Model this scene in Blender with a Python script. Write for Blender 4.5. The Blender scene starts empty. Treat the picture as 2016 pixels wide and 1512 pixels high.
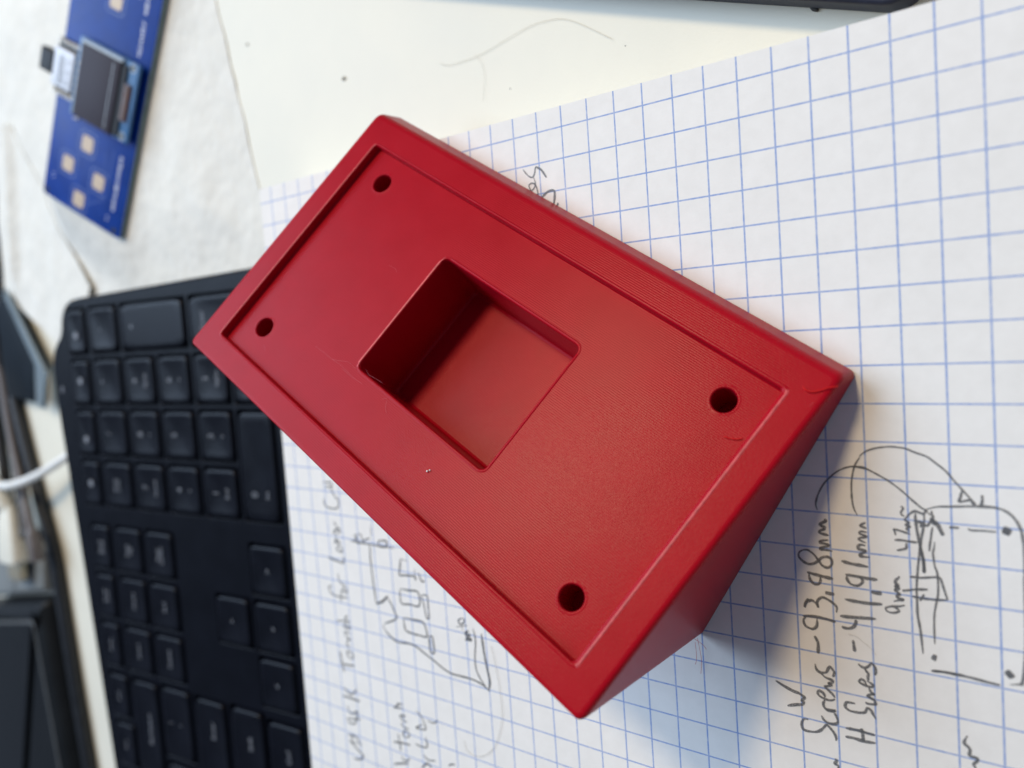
import bpy, bmesh, math, random
from mathutils import Vector, Matrix, noise
random.seed(7)
MM = 0.001
C = bpy.context.scene.collection
SC = bpy.context.scene

# ------------------------------------------------------------------ camera
CAM_POS = Vector((41.469, -40.220, 141.049)) * MM
RIGHT = Vector((0.77272, -0.07053, -0.63081)); DOWN = Vector((-0.01074, -0.99512, 0.09811)); FWD = Vector((-0.63465, -0.06904, -0.76971))
cam = bpy.data.cameras.new('camera'); cam_o = bpy.data.objects.new('camera', cam); C.objects.link(cam_o)
m = Matrix((RIGHT, -DOWN, -FWD)).transposed().to_4x4(); m.translation = CAM_POS
cam_o.matrix_world = m
cam.sensor_width = 36.0; cam.lens = 36.0 * 1616.34 / 2016.0
cam.clip_start = 0.005; cam.clip_end = 20.0
cam.dof.use_dof = True; cam.dof.focus_distance = 0.157; cam.dof.aperture_fstop = 10.6; cam.dof.aperture_blades = 0
SC.camera = cam_o

# ------------------------------------------------------------------ world, lamps, exposure
wd = bpy.data.worlds.new('World'); SC.world = wd; wd.use_nodes = True
wd.node_tree.nodes['Background'].inputs[0].default_value = (0.58, 0.72, 1.0, 1); wd.node_tree.nodes['Background'].inputs[1].default_value = 0.22
SC.view_settings.view_transform = 'Standard'; SC.view_settings.look = 'None'; SC.view_settings.exposure = 0.0; SC.view_settings.gamma = 1.0
def area(name, pos, target, sx, sy, power, col, shape='RECTANGLE'):
    l = bpy.data.lights.new(name, 'AREA'); l.shape = shape; l.size = sx; l.size_y = sy; l.energy = power; l.color = col
    o = bpy.data.objects.new(name, l); C.objects.link(o); o.location = pos
    o.rotation_euler = (Vector(target) - Vector(pos)).to_track_quat('-Z', 'Y').to_euler()
    return o
area('ceiling_lamp_light', (-0.155, 0.880, 1.150), (-0.06, -0.05, 0.0), 0.26, 0.26, 12.3, (1.0, 0.79, 0.51), 'DISK')
area('window_light', (-0.98, 0.52, 1.06), (-0.10, -0.06, 0.0), 1.1, 1.0, 25.5, (0.60, 0.77, 1.0))
SC.cycles.use_denoising = True
SC.cycles.max_bounces = 8

# ------------------------------------------------------------------ materials
def nodes(name):
    mt = bpy.data.materials.new(name); mt.use_nodes = True
    nt = mt.node_tree; b = nt.nodes['Principled BSDF']
    return mt, nt, b
def N(nt, t, **kw):
    n = nt.nodes.new(t)
    for k, v in kw.items(): setattr(n, k, v)
    return n
def math_n(nt, op, a, b=None, clamp=False):
    n = N(nt, 'ShaderNodeMath', operation=op); n.use_clamp = clamp
    for i, v in enumerate((a, b)):
        if v is None: continue
        if isinstance(v, (int, float)): n.inputs[i].default_value = v
        else: nt.links.new(v, n.inputs[i])
    return n.outputs[0]
def noise_n(nt, vec, scale, detail=3, rough=0.55):
    n = N(nt, 'ShaderNodeTexNoise'); n.inputs['Scale'].default_value = scale; n.inputs['Detail'].default_value = detail; n.inputs['Roughness'].default_value = rough
    nt.links.new(vec, n.inputs['Vector']); return n.outputs[0]
def ramp(nt, fac, stops):
    r = N(nt, 'ShaderNodeValToRGB'); e = r.color_ramp.elements
    while len(e) < len(stops): e.new(0.5)
    for el, (p, c) in zip(e, stops): el.position = p; el.color = (*c, 1)
    nt.links.new(fac, r.inputs[0]); return r.outputs[0]
def bump(nt, b, h, dist, strength=1.0, prev=None):
    n = N(nt, 'ShaderNodeBump'); n.inputs['Distance'].default_value = dist; n.inputs['Strength'].default_value = strength
    nt.links.new(h, n.inputs['Height'])
    if prev is not None: nt.links.new(prev, n.inputs['Normal'])
    nt.links.new(n.outputs[0], b.inputs['Normal']); return n.outputs[0]
def objco(nt): return N(nt, 'ShaderNodeTexCoord').outputs['Object']
def simple(name, col, rough=0.5, metal=0.0, spec=0.5, nscale=None, namp=0.15, bdist=None, bscale=None):
    mt, nt, b = nodes(name)
    b.inputs['Base Color'].default_value = (*col, 1); b.inputs['Roughness'].default_value = rough; b.inputs['Metallic'].default_value = metal; b.inputs['Specular IOR Level'].default_value = spec
    co = objco(nt)
    if nscale:
        f = noise_n(nt, co, nscale)
        lo = tuple(c * (1 - namp) for c in col); hi = tuple(min(1, c * (1 + namp)) for c in col)
        nt.links.new(ramp(nt, f, [(0.3, lo), (0.7, hi)]), b.inputs['Base Color'])
        rr = math_n(nt, 'MULTIPLY_ADD', f, 0.16); rr.node.inputs[2].default_value = rough - 0.08
        nt.links.new(rr, b.inputs['Roughness'])
    if bdist: bump(nt, b, noise_n(nt, co, bscale), bdist)
    return mt

def mat_print():
    mt, nt, b = nodes('red_printed_plastic')
    co = objco(nt); sep = N(nt, 'ShaderNodeSeparateXYZ'); nt.links.new(co, sep.inputs[0])
    n1 = noise_n(nt, co, 160, 4); n2 = noise_n(nt, co, 2600, 2)
    nt.links.new(ramp(nt, n1, [(0.25, (0.355, 0.0026, 0.0110)), (0.75, (0.395, 0.0038, 0.0140))]), b.inputs['Base Color'])
    rr = math_n(nt, 'MULTIPLY_ADD', n1, 0.05); rr.node.inputs[2].default_value = 0.27; nt.links.new(rr, b.inputs['Roughness'])
    b.inputs['Specular IOR Level'].default_value = 0.10
    wob = math_n(nt, 'MULTIPLY', noise_n(nt, co, 420, 2), 0.00007)
    z = math_n(nt, 'ADD', sep.outputs[2], wob)
    s = math_n(nt, 'SINE', math_n(nt, 'MULTIPLY', z, 2 * math.pi / 0.00021))
    amp = math_n(nt, 'MULTIPLY', s, 0.5)
    v = N(nt, 'ShaderNodeTexVoronoi'); v.inputs['Scale'].default_value = 900; nt.links.new(co, v.inputs['Vector'])
    pit = math_n(nt, 'LESS_THAN', v.outputs['Distance'], 0.09)
    h = math_n(nt, 'ADD', amp, math_n(nt, 'MULTIPLY', n2, 1.6))
    h = math_n(nt, 'SUBTRACT', h, math_n(nt, 'MULTIPLY', pit, 0.8))
    p = bump(nt, b, h, 0.000015, 0.8)
    bump(nt, b, noise_n(nt, co, 55, 2), 0.0004, 0.25, p)
    b.inputs['Subsurface Weight'].default_value = 0.12; b.inputs['Subsurface Radius'].default_value = (1.0, 0.12, 0.10); b.inputs['Subsurface Scale'].default_value = 0.0012
    return mt
def mat_page():
    mt, nt, b = nodes('quarter_inch_grid_paper')
    co = objco(nt); sep = N(nt, 'ShaderNodeSeparateXYZ'); nt.links.new(co, sep.inputs[0])
    P = 0.00632913
    def line(o, w):
        a = math_n(nt, 'ABSOLUTE', math_n(nt, 'SUBTRACT', math_n(nt, 'FRACT', math_n(nt, 'ADD', math_n(nt, 'MULTIPLY', o, 1 / P), 0.5)), 0.5))
        a = math_n(nt, 'ADD', a, math_n(nt, 'MULTIPLY', math_n(nt, 'SUBTRACT', noise_n(nt, co, 2200, 2), 0.5), 0.012))
        mr = N(nt, 'ShaderNodeMapRange'); mr.inputs['From Min'].default_value = w / P; mr.inputs['From Max'].default_value = w / P * 1.35; mr.inputs['To Min'].default_value = 1; mr.inputs['To Max'].default_value = 0
        nt.links.new(a, mr.inputs['Value']); return mr.outputs[0]
    ln = math_n(nt, 'MAXIMUM', line(sep.outputs[0], 0.00014), line(sep.outputs[1], 0.000128))
    ink = math_n(nt, 'MULTIPLY', ln, ramp(nt, noise_n(nt, co, 900, 3), [(0.25, (0.62,) * 3), (0.6, (0.95,) * 3)]))
    paper = ramp(nt, noise_n(nt, co, 260, 5, 0.7), [(0.3, (0.775, 0.75, 0.705)), (0.7, (0.825, 0.80, 0.755))])
    mx = N(nt, 'ShaderNodeMix', data_type='RGBA'); nt.links.new(ink, mx.inputs[0]); nt.links.new(paper, mx.inputs[6]); mx.inputs[7].default_value = (0.235, 0.335, 0.60, 1)
    nt.links.new(mx.outputs[2], b.inputs['Base Color'])
    b.inputs['Roughness'].default_value = 0.72; b.inputs['Specular IOR Level'].default_value = 0.25
    p = bump(nt, b, noise_n(nt, co, 1500, 4, 0.7), 0.00003, 0.6)
    bump(nt, b, noise_n(nt, co, 75, 3), 0.00025, 0.5, p)
    return mt
def mat_towel():
    mt, nt, b = nodes('embossed_paper_towel')
    co = objco(nt)
    b.inputs['Roughness'].default_value = 0.9; b.inputs['Specular IOR Level'].default_value = 0.1
    f = noise_n(nt, co, 120, 4)
    nt.links.new(ramp(nt, f, [(0.3, (0.70, 0.68, 0.615)), (0.7, (0.755, 0.735, 0.67))]), b.inputs['Base Color'])
    v = N(nt, 'ShaderNodeTexVoronoi', feature='SMOOTH_F1'); v.inputs['Scale'].default_value = 260; nt.links.new(co, v.inputs['Vector'])
    h = math_n(nt, 'ADD', v.outputs['Distance'], math_n(nt, 'MULTIPLY', noise_n(nt, co, 90, 3), 0.9))
    p = bump(nt, b, h, 0.0005, 0.7)
    bump(nt, b, noise_n(nt, co, 1800, 3), 0.0001, 0.5, p)
    return mt
def mat_pencil():
    mt, nt, b = nodes('graphite_pencil')
    co = objco(nt); b.inputs['Base Color'].default_value = (0.135, 0.137, 0.14, 1); b.inputs['Roughness'].default_value = 0.5
    nt.links.new(ramp(nt, noise_n(nt, co, 3800, 3, 0.7), [(0.34, (0.42,) * 3), (0.58, (0.9,) * 3)]), b.inputs['Alpha'])
    return mt

M = dict(
    red=mat_print(), page=mat_page(), towel=mat_towel(), pencil=mat_pencil(),
    desk=simple('cream_desk_laminate', (0.745, 0.71, 0.595), 0.5, 0, 0.35, 40, 0.03, 0.00003, 1400),
    paper=simple('pad_paper_edge', (0.72, 0.71, 0.68), 0.8, 0, 0.2, 900, 0.12),
    case=simple('black_keyboard_plastic', (0.0022, 0.0028, 0.006), 0.40, 0, 0.12, 90, 0.2, 0.00003, 2500),
    key=simple('black_keycap_plastic', (0.0026, 0.0032, 0.0068), 0.36, 0, 0.16, 120, 0.25, 0.00003, 2200),
    legend=simple('grey_legend_print', (0.19, 0.20, 0.225), 0.5),
    pcb=simple('blue_solder_mask', (0.004, 0.038, 0.25), 0.34, 0, 0.13, 130, 0.15, 0.00002, 900),
    oledpcb=simple('bright_blue_module_board', (0.02, 0.12, 0.30), 0.35, 0, 0.5, 200, 0.15),
    edge=simple('board_fibreglass_edge', (0.18, 0.24, 0.20), 0.6, 0, 0.4, 400, 0.2),
    glass=simple('dark_display_glass', (0.042, 0.036, 0.047), 0.5, 0, 0.10),
    bezel=simple('display_frosted_edge', (0.30, 0.34, 0.36), 0.35),
    copper=simple('gold_plated_pad', (0.42, 0.30, 0.19), 0.45, 0.2, 0.5, 300, 0.12),
    silk=simple('white_silkscreen', (0.75, 0.77, 0.82), 0.6),
    flex=simple('brown_flex_cable', (0.085, 0.030, 0.010), 0.35, 0, 0.5, 300, 0.3),
    blackp=simple('matt_black_component', (0.014, 0.014, 0.016), 0.5, 0, 0.2, 300, 0.2),
    steel=simple('brushed_steel_can', (0.52, 0.52, 0.54), 0.5, 0.25, 0.5, 350, 0.08),
    etch=simple('grey_etched_marking', (0.16, 0.16, 0.17), 0.5),
    solder=simple('solder', (0.74, 0.72, 0.66), 0.3, 0.4),
    dev=simple('black_device_plastic', (0.006, 0.007, 0.008), 0.42, 0, 0.2, 60, 0.2, 0.00004, 1500),
    devedge=simple('grey_device_edge', (0.09, 0.095, 0.095), 0.4, 0, 0.5, 200, 0.15),
    grey=simple('grey_adapter_plastic', (0.20, 0.215, 0.215), 0.5, 0, 0.4, 80, 0.08, 0.00003, 1200),
    white=simple('white_cable_rubber', (0.80, 0.80, 0.77), 0.45, 0, 0.4, 200, 0.04),
    cream=simple('ivory_plug_plastic', (0.78, 0.75, 0.64), 0.4, 0, 0.4, 200, 0.05),
    gold=simple('plug_metal', (0.62, 0.55, 0.40), 0.35, 0.7),
    black=simple('black_cable_rubber', (0.012, 0.014, 0.018), 0.42, 0, 0.5, 200, 0.2),
    mauve=simple('grey_cable_rubber', (0.125, 0.11, 0.11), 0.5, 0, 0.4, 200, 0.1),
    card=simple('slate_plastic_card', (0.006, 0.010, 0.015), 0.5, 0, 0.1, 100, 0.2),
    cardlight=simple('pale_plastic_edge', (0.17, 0.215, 0.24), 0.3, 0, 0.5, 100, 0.1),
    navy=simple('dark_navy_laptop_shell', (0.006, 0.008, 0.022), 0.5, 0, 0.4, 150, 0.25, 0.00004, 1500),
    paled=simple('painted_rim_highlight', (0.56, 0.075, 0.085), 0.45, 0, 0.35, 900, 0.25), hair=simple('fine_hair', (0.46, 0.41, 0.31), 0.4), crumb=simple('dark_crumb', (0.03, 0.03, 0.03), 0.6, 0, 0.4, 900, 0.4),  # paler red here paints highlight lines on the enclosure rims
    dust=simple('white_dust', (0.8, 0.78, 0.75), 0.7), redfil=simple('red_filament_string', (0.62, 0.012, 0.012), 0.6, 0, 0.12), palefil=simple('pale_plastic_wisp', (0.55, 0.10, 0.11), 0.4),
    cuff=simple('smudged_dirt', (0.44, 0.43, 0.37), 0.8, 0, 0.2, 900, 0.3),
)

# ------------------------------------------------------------------ helpers
def obj(name, bm, mat, parent=None, smooth=None, mats=None):
    me = bpy.data.meshes.new(name)
    bmesh.ops.recalc_face_normals(bm, faces=bm.faces[:])
    bm.to_mesh(me); bm.free()
    for mm_ in (mats or [mat]): me.materials.append(mm_)
    o = bpy.data.objects.new(name, me); C.objects.link(o)
    if smooth is not None:
        for p in me.polygons: p.use_smooth = len(p.vertices) < 5
        me.set_sharp_from_angle(angle=math.radians(smooth))
    if parent: o.parent = parent
    return o
def tag(o, label=None, cat=None, group=None, kind=None):
    for k, v in (('label', label), ('category', cat), ('group', group), ('kind', kind)):
        if v: o[k] = v
    return o
def empty(name, loc=(0, 0, 0), rot=None):
    o = bpy.data.objects.new(name, None); C.objects.link(o); o.empty_display_size = 0.01
    if rot is not None:
        mt = rot.to_4x4(); mt.translation = Vector(loc); o.matrix_world = mt
    else: o.location = loc
    return o
def ring(bm, pts): return [bm.verts.new(p) for p in pts]
def bridge(bm, a, b):
    n = len(a)
    return [bm.faces.new((a[i], a[(i + 1) % n], b[(i + 1) % n], b[i])) for i in range(n)]
def rrect(hw, hd, r, seg=6, cx=0, cy=0):
    pts = []
    for k, (sx, sy) in enumerate(((1, 1), (-1, 1), (-1, -1), (1, -1))):
        for i in range(seg + 1):
            a = math.pi / 2 * (k + i / seg)
            pts.append((cx + sx * (hw - r) + r * math.cos(a), cy + sy * (hd - r) + r * math.sin(a)))
    return pts
def slab(bm, pts, z0, z1, bev=0.0, steps=3, flare=0.0):
    """prism from an outline (mm) with a rounded top edge; flare widens the foot"""
    cx = sum(p[0] for p in pts) / len(pts); cy = sum(p[1] for p in pts) / len(pts)
    n = len(pts)
    nrm = []
    area2 = sum(pts[i][0] * pts[(i + 1) % n][1] - pts[(i + 1) % n][0] * pts[i][1] for i in range(n))
    sg = 1 if area2 > 0 else -1
    for i in range(n):
        a = Vector(pts[i - 1]); b_ = Vector(pts[i]); c = Vector(pts[(i + 1) % n])
        d1 = (b_ - a).normalized(); d2 = (c - b_).normalized()
        n1 = Vector((d1.y, -d1.x)) * sg; n2 = Vector((d2.y, -d2.x)) * sg
        mid = n1 + n2; l2 = mid.length
        nrm.append(mid / l2 * min(1.6, 2 / max(l2, .2)) if l2 > 1e-6 else n1)
    def lvl(off, z): return ring(bm, [((p[0] + nn.x * off) * MM, (p[1] + nn.y * off) * MM, z * MM) for p, nn in zip(pts, nrm)])
    rs = [lvl(flare, z0)]
    if bev > 0:
        for s_ in range(steps + 1):
            a = math.pi / 2 * s_ / steps
            rs.append(lvl(-bev * (1 - math.cos(a)), z1 - bev + bev * math.sin(a)))
    else: rs.append(lvl(0, z1))
    for a, b_ in zip(rs, rs[1:]): bridge(bm, a, b_)
    bm.faces.new(rs[0]); return bm.faces.new(rs[-1])
def spline(pts, sub=6):
    P = [Vector(p) for p in pts]
    if len(P) < 3: return P
    out = []
    for i in range(len(P) - 1):
        p0 = P[max(i - 1, 0)]; p1 = P[i]; p2 = P[i + 1]; p3 = P[min(i + 2, len(P) - 1)]
        for s_ in range(sub):
            t = s_ / sub
            out.append(0.5 * ((2 * p1) + (p2 - p0) * t + (2 * p0 - 5 * p1 + 4 * p2 - p3) * t * t + (3 * p1 - p0 - 3 * p2 + p3) * t ** 3))
    out.append(P[-1]); return out
def tube(bm, pts, r, sides=10, cap=True):
    """tube in mm along points; r a number or a list"""
    n = len(pts); up = Vector((0, 0, 1)); prev = None; rs = []
    for i, p in enumerate(pts):
        d = (pts[min(i + 1, n - 1)] - pts[max(i - 1, 0)]).normalized()
        s_ = d.cross(up)
        if s_.length < 1e-4: s_ = d.cross(Vector((1, 0, 0)))
        s_.normalize(); u = s_.cross(d)
        rr = r if isinstance(r, (int, float)) else r[min(i, len(r) - 1)]
        rs.append(ring(bm, [(p + (s_ * math.cos(a) + u * math.sin(a)) * rr) * MM for a in [2 * math.pi * k / sides for k in range(sides)]]))
    for a, b_ in zip(rs, rs[1:]): bridge(bm, a, b_)
    if cap: bm.faces.new(rs[0]); bm.faces.new(rs[-1])
def skirt(bm, depth):
    '''turn an open sheet into one with a cut edge of real thickness'''
    be = [e for e in bm.edges if e.is_boundary]
    low = {}
    for e in be:
        for v in e.verts:
            if v not in low: low[v] = bm.verts.new(v.co - Vector((0, 0, depth * MM)))
    for e in be:
        a, b_ = e.verts; bm.faces.new((a, b_, low[b_], low[a]))
def boxbm(x0, x1, y0, y1, z0, z1, bev=0.3):
    bm = bmesh.new(); slab(bm, [(x0, y0), (x1, y0), (x1, y1), (x0, y1)], z0, z1, bev, 2); return bm
def rbox(cx, cy, hw, hd, r, z0, z1, bev=0.3, seg=4):
    bm = bmesh.new(); slab(bm, rrect(hw, hd, r, seg, cx, cy), z0, z1, bev, 3); return bm

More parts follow.
